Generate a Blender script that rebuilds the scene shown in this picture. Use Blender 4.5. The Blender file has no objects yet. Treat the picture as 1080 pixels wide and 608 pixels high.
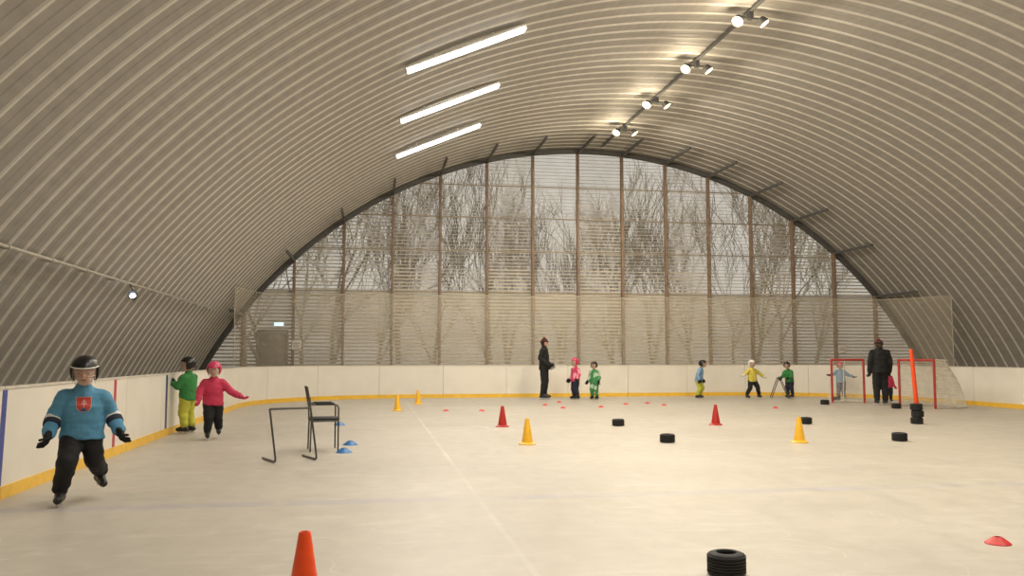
import bpy, math, random
from mathutils import Vector, Matrix, noise as mnoise
from mathutils.bvhtree import BVHTree
random.seed(7)
sc = bpy.context.scene
sc.view_settings.view_transform = 'Standard'
COL = sc.collection
# ------------------------------------------------------------ camera
F = 900.0; PSI = math.atan(147/F); TH = math.atan(72/F); HC = 1.3
cd = bpy.data.cameras.new("camera"); cam = bpy.data.objects.new("camera", cd); COL.objects.link(cam)
cd.sensor_width = 36; cd.lens = F/1080*36; cd.clip_end = 300
cam.location = (0, 0, HC); cam.rotation_euler = (math.pi/2+TH, 0, -PSI)
sc.camera = cam
def W(x, y): return Vector((x, y, 0))
# ------------------------------------------------------------ materials
def lin(c):
    return tuple(((x/255)/12.92 if x/255 <= .04045 else ((x/255+.055)/1.055)**2.4) for x in c)+(1,)
MC = {}
def mat(name, col, rough=.6, metal=0., var=.12, scale=8., bump=0., emit=0., dist=.01):
    if name in MC: return MC[name]
    m = bpy.data.materials.new(name); m.use_nodes = True; nt = m.node_tree; N = nt.nodes; L = nt.links
    p = N['Principled BSDF']; c = lin(col)
    tc = N.new('ShaderNodeTexCoord'); no = N.new('ShaderNodeTexNoise'); no.inputs['Scale'].default_value = scale
    no.inputs['Detail'].default_value = 4
    L.new(tc.outputs['Object'], no.inputs['Vector'])
    r = N.new('ShaderNodeValToRGB'); L.new(no.outputs['Fac'], r.inputs[0])
    r.color_ramp.elements[0].position = .3; r.color_ramp.elements[1].position = .7
    r.color_ramp.elements[0].color = tuple(x*(1-var) for x in c[:3])+(1,)
    r.color_ramp.elements[1].color = tuple(min(1, x*(1+var)) for x in c[:3])+(1,)
    L.new(r.outputs[0], p.inputs['Base Color'])
    p.inputs['Roughness'].default_value = rough; p.inputs['Metallic'].default_value = metal
    if bump:
        b = N.new('ShaderNodeBump'); b.inputs['Strength'].default_value = bump; b.inputs['Distance'].default_value = dist
        L.new(no.outputs['Fac'], b.inputs['Height']); L.new(b.outputs[0], p.inputs['Normal'])
    if emit:
        L.new(r.outputs[0], p.inputs['Emission Color']); p.inputs['Emission Strength'].default_value = emit
    MC[name] = m; return m
def sheet_mat(name, col, transp, var=.2, scale=3, tlf=.35):
    m = bpy.data.materials.new(name); m.use_nodes = True; nt = m.node_tree; N = nt.nodes; L = nt.links
    N.remove(N['Principled BSDF']); out = N['Material Output']
    tr = N.new('ShaderNodeBsdfTransparent'); d = N.new('ShaderNodeBsdfDiffuse'); d.inputs[0].default_value = lin(col)
    tl = N.new('ShaderNodeBsdfTranslucent'); tl.inputs[0].default_value = lin(col)
    m1 = N.new('ShaderNodeMixShader'); m1.inputs[0].default_value = tlf
    L.new(d.outputs[0], m1.inputs[1]); L.new(tl.outputs[0], m1.inputs[2])
    mx = N.new('ShaderNodeMixShader'); no = N.new('ShaderNodeTexNoise'); no.inputs['Scale'].default_value = scale
    tc = N.new('ShaderNodeTexCoord'); L.new(tc.outputs['Object'], no.inputs['Vector'])
    mr = N.new('ShaderNodeMapRange'); mr.inputs[1].default_value = .3; mr.inputs[2].default_value = .7
    mr.inputs[3].default_value = max(0, transp-var/2); mr.inputs[4].default_value = min(1, transp+var/2)
    L.new(no.outputs['Fac'], mr.inputs[0]); L.new(mr.outputs[0], mx.inputs[0])
    L.new(m1.outputs[0], mx.inputs[1]); L.new(tr.outputs[0], mx.inputs[2]); L.new(mx.outputs[0], out.inputs[0])
    return m
# ------------------------------------------------------------ mesh builder
def frame(d):
    d = d.normalized(); a = Vector((0, 0, 1)) if abs(d.z) < .9 else Vector((1, 0, 0))
    u = d.cross(a).normalized(); return u, d.cross(u).normalized()
class MB:
    def __init__(s): s.v = []; s.f = []; s.m = []; s.M = Matrix.Identity(4)
    def add(s, vs, fs, mi=0):
        b = len(s.v); s.v += [s.M @ Vector(v) for v in vs]; s.f += [[i+b for i in f] for f in fs]; s.m += [mi]*len(fs); return s
    def rings(s, rs, mi=0, cap=True, closed=False):
        n = len(rs[0]); vs = [p for r in rs for p in r]; fs = []
        k = len(rs)
        for i in range(k if closed else k-1):
            for j in range(n):
                a = i*n+j; b = i*n+(j+1) % n; i2 = (i+1) % k
                fs.append([a, b, i2*n+(j+1) % n, i2*n+j])
        if cap and not closed: fs.append(list(range(n))[::-1]); fs.append([(k-1)*n+j for j in range(n)])
        return s.add(vs, fs, mi)
    def tube(s, pts, r, seg=8, mi=0, closed=False):
        pts = [Vector(p) for p in pts]; n = len(pts); rs = []; pu = None
        for i, p in enumerate(pts):
            if closed: d = pts[(i+1) % n]-pts[i-1]
            else: d = pts[min(i+1, n-1)]-pts[max(i-1, 0)]
            d.normalize()
            if pu is None: u, w = frame(d)
            else:
                u = pu-d*pu.dot(d)
                u = u.normalized() if u.length > 1e-4 else frame(d)[0]
                w = d.cross(u)
            pu = u; rr = r[i] if isinstance(r, (list, tuple)) else r
            rs.append([p+(u*math.cos(2*math.pi*j/seg)+w*math.sin(2*math.pi*j/seg))*rr for j in range(seg)])
        return s.rings(rs, mi, True, closed)
    def cap(s, p0, p1, r0, r1, seg=14, mi=0):
        p0 = Vector(p0); p1 = Vector(p1); d = p1-p0
        if d.length < 1e-5: d = Vector((0, 0, 1e-4)); p1 = p0+d
        d.normalize(); u, w = frame(d); rs = []
        for k in range(5):
            a = math.radians(-86+k*86/4); rs.append((p0+d*r0*math.sin(a), r0*math.cos(a)))
        for k in range(5):
            a = math.radians(k*86/4); rs.append((p1+d*r1*math.sin(a), r1*math.cos(a)))
        return s.rings([[c+(u*math.cos(2*math.pi*j/seg)+w*math.sin(2*math.pi*j/seg))*r for j in range(seg)] for c, r in rs], mi)
    def ell(s, c, r, seg=16, rg=10, mi=0, keep=None):
        c = Vector(c); vs = []; fs = []
        for i in range(rg+1):
            a = -math.pi/2+math.pi*i/rg
            if i in (0, rg): a *= .985
            for j in range(seg):
                b = 2*math.pi*j/seg; n = (math.cos(a)*math.cos(b), math.cos(a)*math.sin(b), math.sin(a))
                vs.append((c.x+n[0]*r[0], c.y+n[1]*r[1], c.z+n[2]*r[2]))
        for i in range(rg):
            for j in range(seg):
                if keep:
                    am = -math.pi/2+math.pi*(i+.5)/rg; bm_ = 2*math.pi*(j+.5)/seg
                    if not keep(math.cos(am)*math.cos(bm_), math.cos(am)*math.sin(bm_), math.sin(am)): continue
                fs.append([i*seg+j, i*seg+(j+1) % seg, (i+1)*seg+(j+1) % seg, (i+1)*seg+j])
        if not keep: fs.append(list(range(seg))[::-1])
        fs.append([rg*seg+j for j in range(seg)])
        return s.add(vs, fs, mi)
    def box(s, c, d, mi=0):
        x, y, z = c; a, b, h = d[0]/2, d[1]/2, d[2]/2
        vs = [(x+i*a, y+j*b, z+k*h) for k in (-1, 1) for i, j in ((-1, -1), (1, -1), (1, 1), (-1, 1))]
        return s.add(vs, [[3, 2, 1, 0], [4, 5, 6, 7], [0, 1, 5, 4], [1, 2, 6, 5], [2, 3, 7, 6], [3, 0, 4, 7]], mi)
    def lathe(s, prof, c=(0, 0, 0), seg=28, mi=0, closed=False):
        return s.rings([[(c[0]+r*math.cos(2*math.pi*j/seg), c[1]+r*math.sin(2*math.pi*j/seg), c[2]+z) for j in range(seg)] for r, z in prof], mi, True, closed)
def finish(o, label, cat, kind, group, parent, loc, rot):
    if label: o["label"] = label
    if cat: o["category"] = cat
    if kind: o["kind"] = kind
    if group: o["group"] = group
    if parent: o.parent = parent
    o.location = loc; o.rotation_euler = (0, 0, rot)
def mesh_obj(name, mb, mats, parent=None, label=None, cat=None, kind=None, group=None, smooth=35, bevel=0, solid=0, loc=(0, 0, 0), rot=0, remesh=0, sm_it=5, folds=0):
    me = bpy.data.meshes.new(name); me.from_pydata([tuple(v) for v in mb.v], [], mb.f)
    if not isinstance(mats, (list, tuple)): mats = [mats]
    for m in mats: me.materials.append(m)
    for p, i in zip(me.polygons, mb.m): p.material_index = i
    me.update()
    o = bpy.data.objects.new(name, me); COL.objects.link(o)
    if remesh or bevel or solid:
        if remesh:
            md = o.modifiers.new("r", 'REMESH'); md.mode = 'VOXEL'; md.voxel_size = remesh; md.use_smooth_shade = True
            md = o.modifiers.new("s", 'SMOOTH'); md.factor = .5; md.iterations = sm_it
        if solid:
            md = o.modifiers.new("so", 'SOLIDIFY'); md.thickness = solid; md.offset = 0
        if bevel:
            md = o.modifiers.new("b", 'BEVEL'); md.width = bevel; md.segments = 2; md.limit_method = 'ANGLE'
        dg = bpy.context.evaluated_depsgraph_get(); nm = bpy.data.meshes.new_from_object(o.evaluated_get(dg))
        o.modifiers.clear(); o.data = nm; nm.name = name; me = nm
        if remesh:
            me.materials.clear(); me.materials.append(mats[0])
    if folds:
        ns = [(v.co.copy(), v.normal.copy()) for v in me.vertices]; off = random.uniform(0, 40)
        for v, (c_, n_) in zip(me.vertices, ns):
            q_ = Vector((c_.x*7+off, c_.y*7, c_.z*15)); d_ = mnoise.noise(q_)+.5*mnoise.noise(q_*2.1)
            v.co = c_+n_*folds*d_
        me.update()
    for p in me.polygons: p.use_smooth = bool(smooth)
    if smooth and not remesh: me.set_sharp_from_angle(angle=math.radians(smooth))
    finish(o, label, cat, kind, group, parent, loc, rot)
    return o
def empty(name, label, cat, loc=(0, 0, 0), rot=0, group=None):
    o = bpy.data.objects.new(name, None); COL.objects.link(o); o.empty_display_size = .1
    finish(o, label, cat, None, group, None, loc, rot); return o
def clone(root, loc, rot=0, scale=1, label=None):
    def cp(o, par):
        n = o.copy(); COL.objects.link(n)
        if par is not None: n.parent = par
        for ch in list(o.children): cp(ch, n)
        return n
    n = cp(root, None); n.location = loc; n.rotation_euler = (0, 0, rot); n.scale = (scale,)*3
    if label: n["label"] = label
    return n
# ------------------------------------------------------------ building shell
CX, R, ZC = 7.25, 14.33, -5.88
YW = 28.4; YB = -7.0
def archz(x, r=R): return ZC+math.sqrt(max(0, r*r-(x-CX)**2))
def shell_mat(name, c1, c2, bs=.4):
    m = bpy.data.materials.new(name); m.use_nodes = True; nt = m.node_tree; N = nt.nodes; L = nt.links; p = N['Principled BSDF']
    g = N.new('ShaderNodeNewGeometry'); mp = N.new('ShaderNodeMapping'); mp.inputs['Scale'].default_value = (4, 1.0, 4)
    no = N.new('ShaderNodeTexNoise'); no.inputs['Scale'].default_value = 2; no.inputs['Detail'].default_value = 5
    L.new(g.outputs['Position'], mp.inputs['Vector']); L.new(mp.outputs[0], no.inputs['Vector'])
    r = N.new('ShaderNodeValToRGB'); r.color_ramp.elements[0].position = .25; r.color_ramp.elements[1].position = .75
    r.color_ramp.elements[0].color = lin(c1); r.color_ramp.elements[1].color = lin(c2)
    L.new(no.outputs['Fac'], r.inputs[0]); L.new(r.outputs[0], p.inputs['Base Color'])
    p.inputs['Roughness'].default_value = .65; p.inputs['Metallic'].default_value = .05
    b = N.new('ShaderNodeBump'); b.inputs['Strength'].default_value = bs; b.inputs['Distance'].default_value = .02
    L.new(no.outputs['Fac'], b.inputs['Height']); L.new(b.outputs[0], p.inputs['Normal'])
    return m
m_pan = shell_mat("shell_panel", (148, 144, 138), (160, 156, 149), .12)
m_rib = shell_mat("shell_rib", (198, 194, 187), (210, 206, 198), .05)
A = math.acos(-ZC/R); NS = 110
mb = MB(); per = .46
prof = []
y = YB
while y < YW-.01:
    prof += [(y, 0, 0), (y+.165, 0, 0), (y+.18, .008, 0), (y+.215, .008, 0), (y+.23, 0, 0), (y+.372, 0, 0), (y+.392, .020, 1), (y+.436, .020, 1), (y+.456, 0, 0)]
    y += per
prof = [p for p in prof if p[0] < YW]+[(YW+.1, 0, 0)]
for (yy, dr, k) in prof:
    for j in range(NS+1):
        a = -A+2*A*j/NS; mb.v.append(Vector((CX+(R-dr)*math.sin(a), yy, ZC+(R-dr)*math.cos(a))))
for i in range(len(prof)-1):
    for j in range(NS):
        a = i*(NS+1)+j; mb.f.append([a, a+1, a+NS+2, a+NS+1])
        mb.m.append(1 if (prof[i][1] > .015 or prof[i+1][1] > .015) else 0)
mesh_obj("ceiling", mb, [m_pan, m_rib], kind="structure", label="corrugated metal barrel vault shell with pale ribs", smooth=20)
m_bw = mat("back_wall_paint", (120, 112, 100), .8)
mb = MB(); pts = [(CX+R*math.sin(-A+2*A*j/40), YB, ZC+R*math.cos(-A+2*A*j/40)) for j in range(41)]
mb.add(pts, [list(range(41))]); mesh_obj("wall_back", mb, m_bw, kind="structure", label="plain end wall of the hall", smooth=0, solid=.05)
# floor / ice
m = bpy.data.materials.new("ice"); m.use_nodes = True; nt = m.node_tree; N = nt.nodes; L = nt.links; p = N['Principled BSDF']
g = N.new('ShaderNodeNewGeometry')
def noise(scale, sc3, rot=0, det=5, dis=.5):
    mp = N.new('ShaderNodeMapping'); mp.inputs['Scale'].default_value = sc3; mp.inputs['Rotation'].default_value = (0, 0, rot)
    L.new(g.outputs['Position'], mp.inputs['Vector']); n = N.new('ShaderNodeTexNoise'); n.inputs['Scale'].default_value = scale
    n.inputs['Detail'].default_value = det; n.inputs['Distortion'].default_value = dis; L.new(mp.outputs[0], n.inputs['Vector']); return n.outputs['Fac']
def ramp(fac, a, b, ca, cb):
    r = N.new('ShaderNodeValToRGB'); r.color_ramp.elements[0].position = a; r.color_ramp.elements[1].position = b
    r.color_ramp.elements[0].color = ca; r.color_ramp.elements[1].color = cb; L.new(fac, r.inputs[0]); return r.outputs[0]
def mixc(fac, a, b):
    x = N.new('ShaderNodeMix'); x.data_type = 'RGBA'
    if isinstance(fac, float): x.inputs[0].default_value = fac
    else: L.new(fac, x.inputs[0])
    for s_, q in ((6, a), (7, b)):
        if isinstance(q, tuple): x.inputs[s_].default_value = q
        else: L.new(q, x.inputs[s_])
    return x.outputs[2]
def mul(a, b):
    e = N.new('ShaderNodeMath'); e.operation = 'MULTIPLY'
    for i_, q in ((0, a), (1, b)):
        if isinstance(q, float): e.inputs[i_].default_value = q
        else: L.new(q, e.inputs[i_])
    return e.outputs[0]
K = (0, 0, 0, 1); W1 = (1, 1, 1, 1)
base = ramp(noise(.45, (.6, 1.2, 1)), .30, .70, lin((172, 166, 155)), lin((190, 184, 172)))
fine = ramp(noise(5, (1, 1, 1)), .3, .7, lin((172, 166, 155)), lin((191, 185, 173)))
base = mixc(.4, base, fine)
patch = ramp(noise(.35, (1, 1, 1), 1.0, 2), .42, .6, K, W1)
patch2 = ramp(noise(.3, (1, 1, 1), 2.0, 2), .40, .62, K, W1)
sc1 = ramp(noise(.9, (1.4, 4, 1), .35, 7, 1.2), .56, .74, K, W1)
def iso(fac, c0, w):
    a = N.new('ShaderNodeMath'); a.operation = 'SUBTRACT'; L.new(fac, a.inputs[0]); a.inputs[1].default_value = c0
    b = N.new('ShaderNodeMath'); b.operation = 'ABSOLUTE'; L.new(a.outputs[0], b.inputs[0])
    return ramp(b.outputs[0], 0, w, W1, K)
s2 = iso(noise(.55, (1, 2.2, 1), .5, 1, .8), .5, .004); s3 = iso(noise(.6, (2.0, 1, 1), -.4, 1, .8), .47, .004); s4 = iso(noise(.8, (1, 1.6, 1), 1.9, 1, 1.2), .54, .004)
c = mixc(mul(sc1, .38), base, lin((210, 205, 194)))
c = mixc(mul(mul(s2, patch), .28), c, lin((222, 218, 208)))
c = mixc(mul(mul(s3, patch2), .28), c, lin((222, 218, 208)))
c = mixc(mul(mul(s4, patch2), .24), c, lin((150, 144, 134)))
sep = N.new('ShaderNodeSeparateXYZ'); L.new(g.outputs['Position'], sep.inputs[0])
def band(sock, cen, half, strength):
    a = N.new('ShaderNodeMath'); a.operation = 'SUBTRACT'; L.new(sock, a.inputs[0]); a.inputs[1].default_value = cen
    b = N.new('ShaderNodeMath'); b.operation = 'ABSOLUTE'; L.new(a.outputs[0], b.inputs[0])
    d = N.new('ShaderNodeMath'); d.operation = 'LESS_THAN'; L.new(b.outputs[0], d.inputs[0]); d.inputs[1].default_value = half
    return mul(d.outputs[0], strength)
mrf = N.new('ShaderNodeMapRange'); L.new(sep.outputs[1], mrf.inputs[0]); mrf.inputs[1].default_value = 4; mrf.inputs[2].default_value = 13; mrf.inputs[3].default_value = .3; mrf.inputs[4].default_value = 1
wear = ramp(noise(1.6, (1, .5, 1), 0, 4), .38, .6, (.3, .3, .3, 1), W1)
c3 = mixc(mul(mul(band(sep.outputs[0], .98, .022, .45), mrf.outputs[0]), wear), c, lin((222, 218, 209)))
c4 = mixc(mul(band(sep.outputs[1], 7.9, .12, .12), wear), c3, lin((70, 90, 190)))
c4 = mixc(band(sep.outputs[1], 16.6, .05, .07), c4, lin((190, 80, 70)))
L.new(c4, p.inputs['Base Color'])
rr = N.new('ShaderNodeMapRange'); L.new(noise(2, (2, 1, 1), .3), rr.inputs[0]); rr.inputs[3].default_value = .30; rr.inputs[4].default_value = .60
L.new(rr.outputs[0], p.inputs['Roughness'])
bp = N.new('ShaderNodeBump'); bp.inputs['Strength'].default_value = .2; bp.inputs['Distance'].default_value = .004
L.new(noise(12, (1, 1.5, 1), .5), bp.inputs['Height']); L.new(bp.outputs[0], p.inputs['Normal'])
m_ice = m
mb = MB(); mb.box((CX, (YB+YW)/2, -.1), (27.2, YW-YB+.4, .2)); mesh_obj("floor", mb, m_ice, kind="structure", label="scratched pale ice surface with faint lines", smooth=0)
mb = MB(); mb.box((CX, 75, -.35), (200, 92, .3)); mesh_obj("ground", mb, mat("ground_leaf_litter", (170, 160, 142), .9, var=.2, scale=.6), kind="structure", label="leaf-covered ground under bare trees outside", smooth=0)
# ------------------------------------------------------------ gable wall
m_post = mat("brown_timber", (140, 118, 98), .7, var=.2, scale=5)
m_dark = mat("dark_steel", (70, 71, 72), .5, .2)
m_steel = mat("grey_steel_frame", (96, 96, 95), .5, .2)
m_slat = mat("grey_slat", (198, 190, 173), .7, var=.08)
m_sheetA = sheet_mat("polycarbonate_clear", (215, 207, 188), .74, .14, 1.5, .65)
m_sheetB = sheet_mat("polycarbonate_hazy", (208, 199, 180), .64, .14, 1.5, .65)
m_sheetC = sheet_mat("lower_panel_haze", (185, 175, 156), .36, .2, 1.2, .5)
PX = [.62+1.575*k for k in range(-4, 12)]
ti = 1
for x in PX:
    top = archz(x, R-.1)
    if top < .6 or abs(x-CX) > 12.9: continue
    mb = MB(); mb.box((x, YW-.08, top/2), (.085, .16, top))
    mesh_obj("trim_%d" % ti, mb, m_post, kind="structure", label="brown timber mullion of the glazed gable", bevel=.006); ti += 1
    mb = MB(); z = archz(x, R-.14)
    mb.box((x, YW-1.3, z), (.065, 2.45, .08))
    mesh_obj("trim_%d" % ti, mb, m_steel, kind="structure", label="steel strut tying the end arch to the roof", bevel=.005); ti += 1
mb = MB(); pr = []
for j in range(97):
    a = -A+2*A*j/96
    def q(r, yy): return (CX+r*math.sin(a), yy, ZC+r*math.cos(a))
    pr.append([q(R-.02, YW-.16), q(R-.15, YW-.16), q(R-.15, YW+.02), q(R-.02, YW+.02)])
mb.rings(pr); mesh_obj("trim_%d" % ti, mb, m_steel, kind="structure", label="grey steel end arch frame", smooth=30); ti += 1
m_trans = mat("pale_transom", (168, 156, 136), .7)
for z in (3.45, 4.85, 6.0, 7.1, .12):
    h = math.sqrt(R*R-(z-ZC)**2)-.2
    mb = MB(); mb.box((CX, YW+.03, z), (2*h, .05, .034))
    mesh_obj("trim_%d" % ti, mb, m_trans, kind="structure", label="horizontal transom across the gable", bevel=.004); ti += 1
bx = [CX-12.9]+[x for x in PX if abs(x-CX) < 12.7]+[CX+12.9]
for k in range(len(bx)-1):
    x0, x1 = bx[k], bx[k+1]; mb = MB()
    dense = k % 2 == 0; outer = abs((x0+x1)/2-CX) > 7
    n = 8; xs = [x0+(x1-x0)*i/n for i in range(n+1)]
    topz = [max(.05, archz(x, R-.05)) for x in xs]
    if max(topz) > 3.5:
        up = [(xs[i], YW+.07, max(3.45, topz[i])) for i in range(n, -1, -1)]
        mb.add([(xs[0], YW+.07, 3.44), (xs[-1], YW+.07, 3.44)]+up, [list(range(2+len(up)))], 0)
    lo = [(xs[i], YW+.07, min(3.45, topz[i])) for i in range(n, -1, -1)]
    mb.add([(xs[0], YW+.07, 0), (xs[-1], YW+.07, 0)]+lo, [list(range(2+len(lo)))], 1)
    z = .2
    while z < 8.4:
        h = math.sqrt(R*R-(z+.05-ZC)**2)-.1; a = max(x0, CX-h); b = min(x1, CX+h)
        if b-a > .05:
            w = .011
            if z < 3.4: w = .055
            elif z < 4.3: w = .046 if dense else .024
            elif outer: w = .034
            elif dense and z < 6.0: w = .024
            elif dense: w = .014
            mb.box(((a+b)/2, YW+.045, z), (b-a, .02, w), 2)
        z += .118
    mesh_obj("window_%d" % (k+1), mb, [m_sheetB if dense else m_sheetA, m_sheetC, m_slat], kind="structure", label="translucent slatted gable bay with trees behind", smooth=0)
m_door = mat("grey_door", (152, 147, 137), .6)
def door(n, x, m_, lbl):
    mb = MB(); mb.box((x, YW-.2, 1.02), (.85, .06, 2.04)); mb.box((x, YW-.22, 2.1), (.97, .08, .1)); mb.box((x-.46, YW-.22, 1.05), (.07, .08, 2.1)); mb.box((x+.46, YW-.22, 1.05), (.07, .08, 2.1))
    mb.tube([(x+.3, YW-.25, 1.0), (x+.3, YW-.3, 1.0), (x+.15, YW-.3, 1.0)], .012)
    mesh_obj("door_%d" % n, mb, m_, kind="structure", label=lbl, bevel=.004)
door(1, -3.15, m_door, "grey metal exit door")
r = empty("exit_sign", "small lit emergency exit sign above the door", "sign", (-2.95, YW-.3, 2.32))
mb = MB(); mb.box((0, 0, 0), (.32, .05, .14)); mesh_obj("sign_housing", mb, mat("sign_grey", (180, 180, 175)), parent=r, bevel=.006)
mb = MB(); mb.box((0, -.03, 0), (.29, .012, .11)); mesh_obj("sign_panel", mb, mat("sign_glow", (190, 225, 255), emit=2.0), parent=r)
def notice(x, z, s_):
    mb = MB(); mb.box((0, 0, 0), (s_, .02, s_)); mb.box((0, -.012, .05), (s_*.66, .006, .02), 1); mb.box((0, -.012, -.03), (s_*.66, .006, .02), 1)
    mesh_obj("notice_sign", mb, [mat("paper_white", (250, 248, 240)), mat("print_grey", (110, 110, 110))], label="small white paper notice on the gable wall", cat="sign", loc=(x, YW-.25, z), bevel=.003)
notice(16.5, 1.55, .3); notice(-2.4, 1.66, .30)
# ------------------------------------------------------------ rink boards
XL, XR, YF, RC = -3.32, 15.8, 26.9, 4.5
def arc(cx, cy, a0, a1, n=24):
    return [(cx+RC*math.cos(math.radians(a0+(a1-a0)*i/n)), cy+RC*math.sin(math.radians(a0+(a1-a0)*i/n))) for i in range(n+1)]
path = [(XL, 0.5)]+arc(XL+RC, YF-RC, 180, 90)+arc(XR-RC, YF-RC, 90, 0)+[(XR, 6.0)]
cum = [0]
for a, b in zip(path, path[1:]): cum.append(cum[-1]+math.dist(a, b))
def at(s):
    s = max(0, min(cum[-1]-1e-6, s))
    for i in range(len(path)-1):
        if cum[i+1] > s:
            t = (s-cum[i])/(cum[i+1]-cum[i]); a, b = path[i], path[i+1]
            d = ((b[0]-a[0])/(cum[i+1]-cum[i]), (b[1]-a[1])/(cum[i+1]-cum[i]))
            return (a[0]+(b[0]-a[0])*t, a[1]+(b[1]-a[1])*t), (-d[1], d[0])
m_board = mat("white_hdpe_board", (228, 223, 212), .4, var=.04, scale=2)
m_kick = mat("yellow_kick_plate", (236, 190, 66), .4, var=.08)
m_cap = mat("board_top_rail", (208, 203, 192), .4)
def strip(mb, s0, s1, z0, z1, o0, o1, mi=0, n=8):
    rs = []
    for i in range(n+1):
        (x, y), nn = at(s0+(s1-s0)*i/n)
        f = lambda o, z: (x+nn[0]*o, y+nn[1]*o, z)
        rs.append([f(o0, z0), f(o0, z1), f(o1, z1), f(o1, z0)])
    mb.rings(rs, mi)
PL = 2.0; s = 0
while s < cum[-1]-.1:
    e = min(s+PL, cum[-1]); g0 = .005
    mb = MB(); strip(mb, s+g0, e-g0, .02, 1.0, 0, .05)
    par = mesh_obj("rink_board_panel", mb, m_board, label="white plastic rink board panel with yellow kick plate", cat="rink board", group="rink boards around the ice", smooth=20)
    mb = MB(); strip(mb, s+g0, e-g0, 0, .115, -.012, 0); mesh_obj("kick_plate", mb, m_kick, parent=par, smooth=20, label="yellow kick plate")
    mb = MB(); strip(mb, s+g0, e-g0, 1.0, 1.022, -.01, .065); mesh_obj("top_rail", mb, m_cap, parent=par, smooth=20)
    for q_ in (.03, PL/2):
        if s+q_+.05 < e:
            mb = MB(); strip(mb, s+q_, s+q_+.04, .0, .99, .05, .14, n=1); mesh_obj("support_post", mb, m_dark, parent=par, smooth=0)
    s = e
def board_mark(name, y0, col, w, lbl, slant=0):
    mb = MB(); x = XL+.004
    mb.add([(x, y0, .12), (x, y0+w, .12), (x, y0+w+slant, .99), (x, y0+slant, .99), (x-.003, y0, .12), (x-.003, y0+w, .12), (x-.003, y0+w+slant, .99), (x-.003, y0+slant, .99)],
           [[0, 1, 2, 3], [7, 6, 5, 4], [0, 4, 5, 1], [1, 5, 6, 2], [2, 6, 7, 3], [3, 7, 4, 0]])
    mesh_obj(name, mb, mat(name+"_paint", col, .4), label=lbl, cat="line marking", smooth=0)
board_mark("blue_line_marking", 8.42, (50, 66, 150), .10, "blue line stripe on the white rink board", .06)
board_mark("red_line_marking", 11.9, (190, 50, 66), .10, "red line stripe on the white rink board")
board_mark("navy_line_marking", 14.75, (50, 58, 105), .12, "dark blue stripe on the white rink board")
# ------------------------------------------------------------ net above boards
m_net = sheet_mat("netting", (220, 211, 190), .68, .06, 1.5)
m_rope = mat("rope_pale", (190, 182, 165), .7)
npth = [(-3.75, 24.4), (-3.45, 27.1), (15.6, 27.1), (17.0, 26.5), (17.8, 25.6), (18.1, 24.4)]
mb = MB(); pts = []
for (a, b), seg in zip(zip(npth, npth[1:]), (6, 56, 4, 4, 4)):
    for i in range(seg): pts.append((a[0]+(b[0]-a[0])*i/seg, a[1]+(b[1]-a[1])*i/seg))
pts.append(npth[-1]); vs = []; fs = []
ztop = lambda p: 3.23+.02*math.cos(p[0]*2*math.pi/3.15)
for k, p in enumerate(pts):
    for j in range(6):
        z = .95+(ztop(p)-.95)*j/5; w = .03*math.sin(p[0]*2.1+j)
        vs.append((p[0], p[1]+w*(1 if 0 < k < len(pts)-1 else 0), z))
for k in range(len(pts)-1):
    for j in range(5): fs.append([k*6+j, (k+1)*6+j, (k+1)*6+j+1, k*6+j+1])
mb.add(vs, fs)
root = mesh_obj("safety_net", mb, m_net, label="pale protective netting hung behind the far boards", cat="net")
mb = MB(); mb.tube([(pts[0][0], pts[0][1], .95)]+[(p[0], p[1], ztop(p)) for p in pts]+[(pts[-1][0], pts[-1][1], .95)], .014, 6)
mesh_obj("border_rope", mb, m_rope, parent=root)
# ------------------------------------------------------------ side rail with spotlight
m_pipe = mat("galvanised_pipe", (185, 180, 170), .4, .3)
root = empty("wall_rail", "long galvanised pipe rail clamped along the shell ribs", "pipe", (-4.2, 0, 2.57))
mb = MB(); mb.tube([(0, 2, 0), (0, 24.3, 0)], .022, 8); mesh_obj("pipe", mb, m_pipe, parent=root)
y = 2.4
while y < 24.2:
    mb = MB(); mb.box((-.04, y, 0), (.14, .03, .06)); mesh_obj("clamp", mb, m_pipe, parent=root, bevel=.004); y += 1.38
root = empty("spotlight", "small lit spotlight hanging from the wall pipe", "light", (-4.12, 15.7, 2.35))
mb = MB(); mb.tube([(-.06, 0, .2), (0, 0, .05)], .012); mesh_obj("bracket", mb, m_dark, parent=root)
mb = MB(); mb.M = Matrix.Rotation(math.radians(70), 4, 'X'); mb.lathe([(.02, -.08), (.05, -.07), (.075, .04), (.08, .06), (.07, .06), (.045, .0)])
mesh_obj("lamp_housing", mb, m_dark, parent=root)
mb = MB(); mb.ell((0, -.03, -.005), (.05, .03, .05)); mesh_obj("bulb", mb, mat("spot_bulb", (225, 238, 255), emit=6), parent=root)
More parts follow.
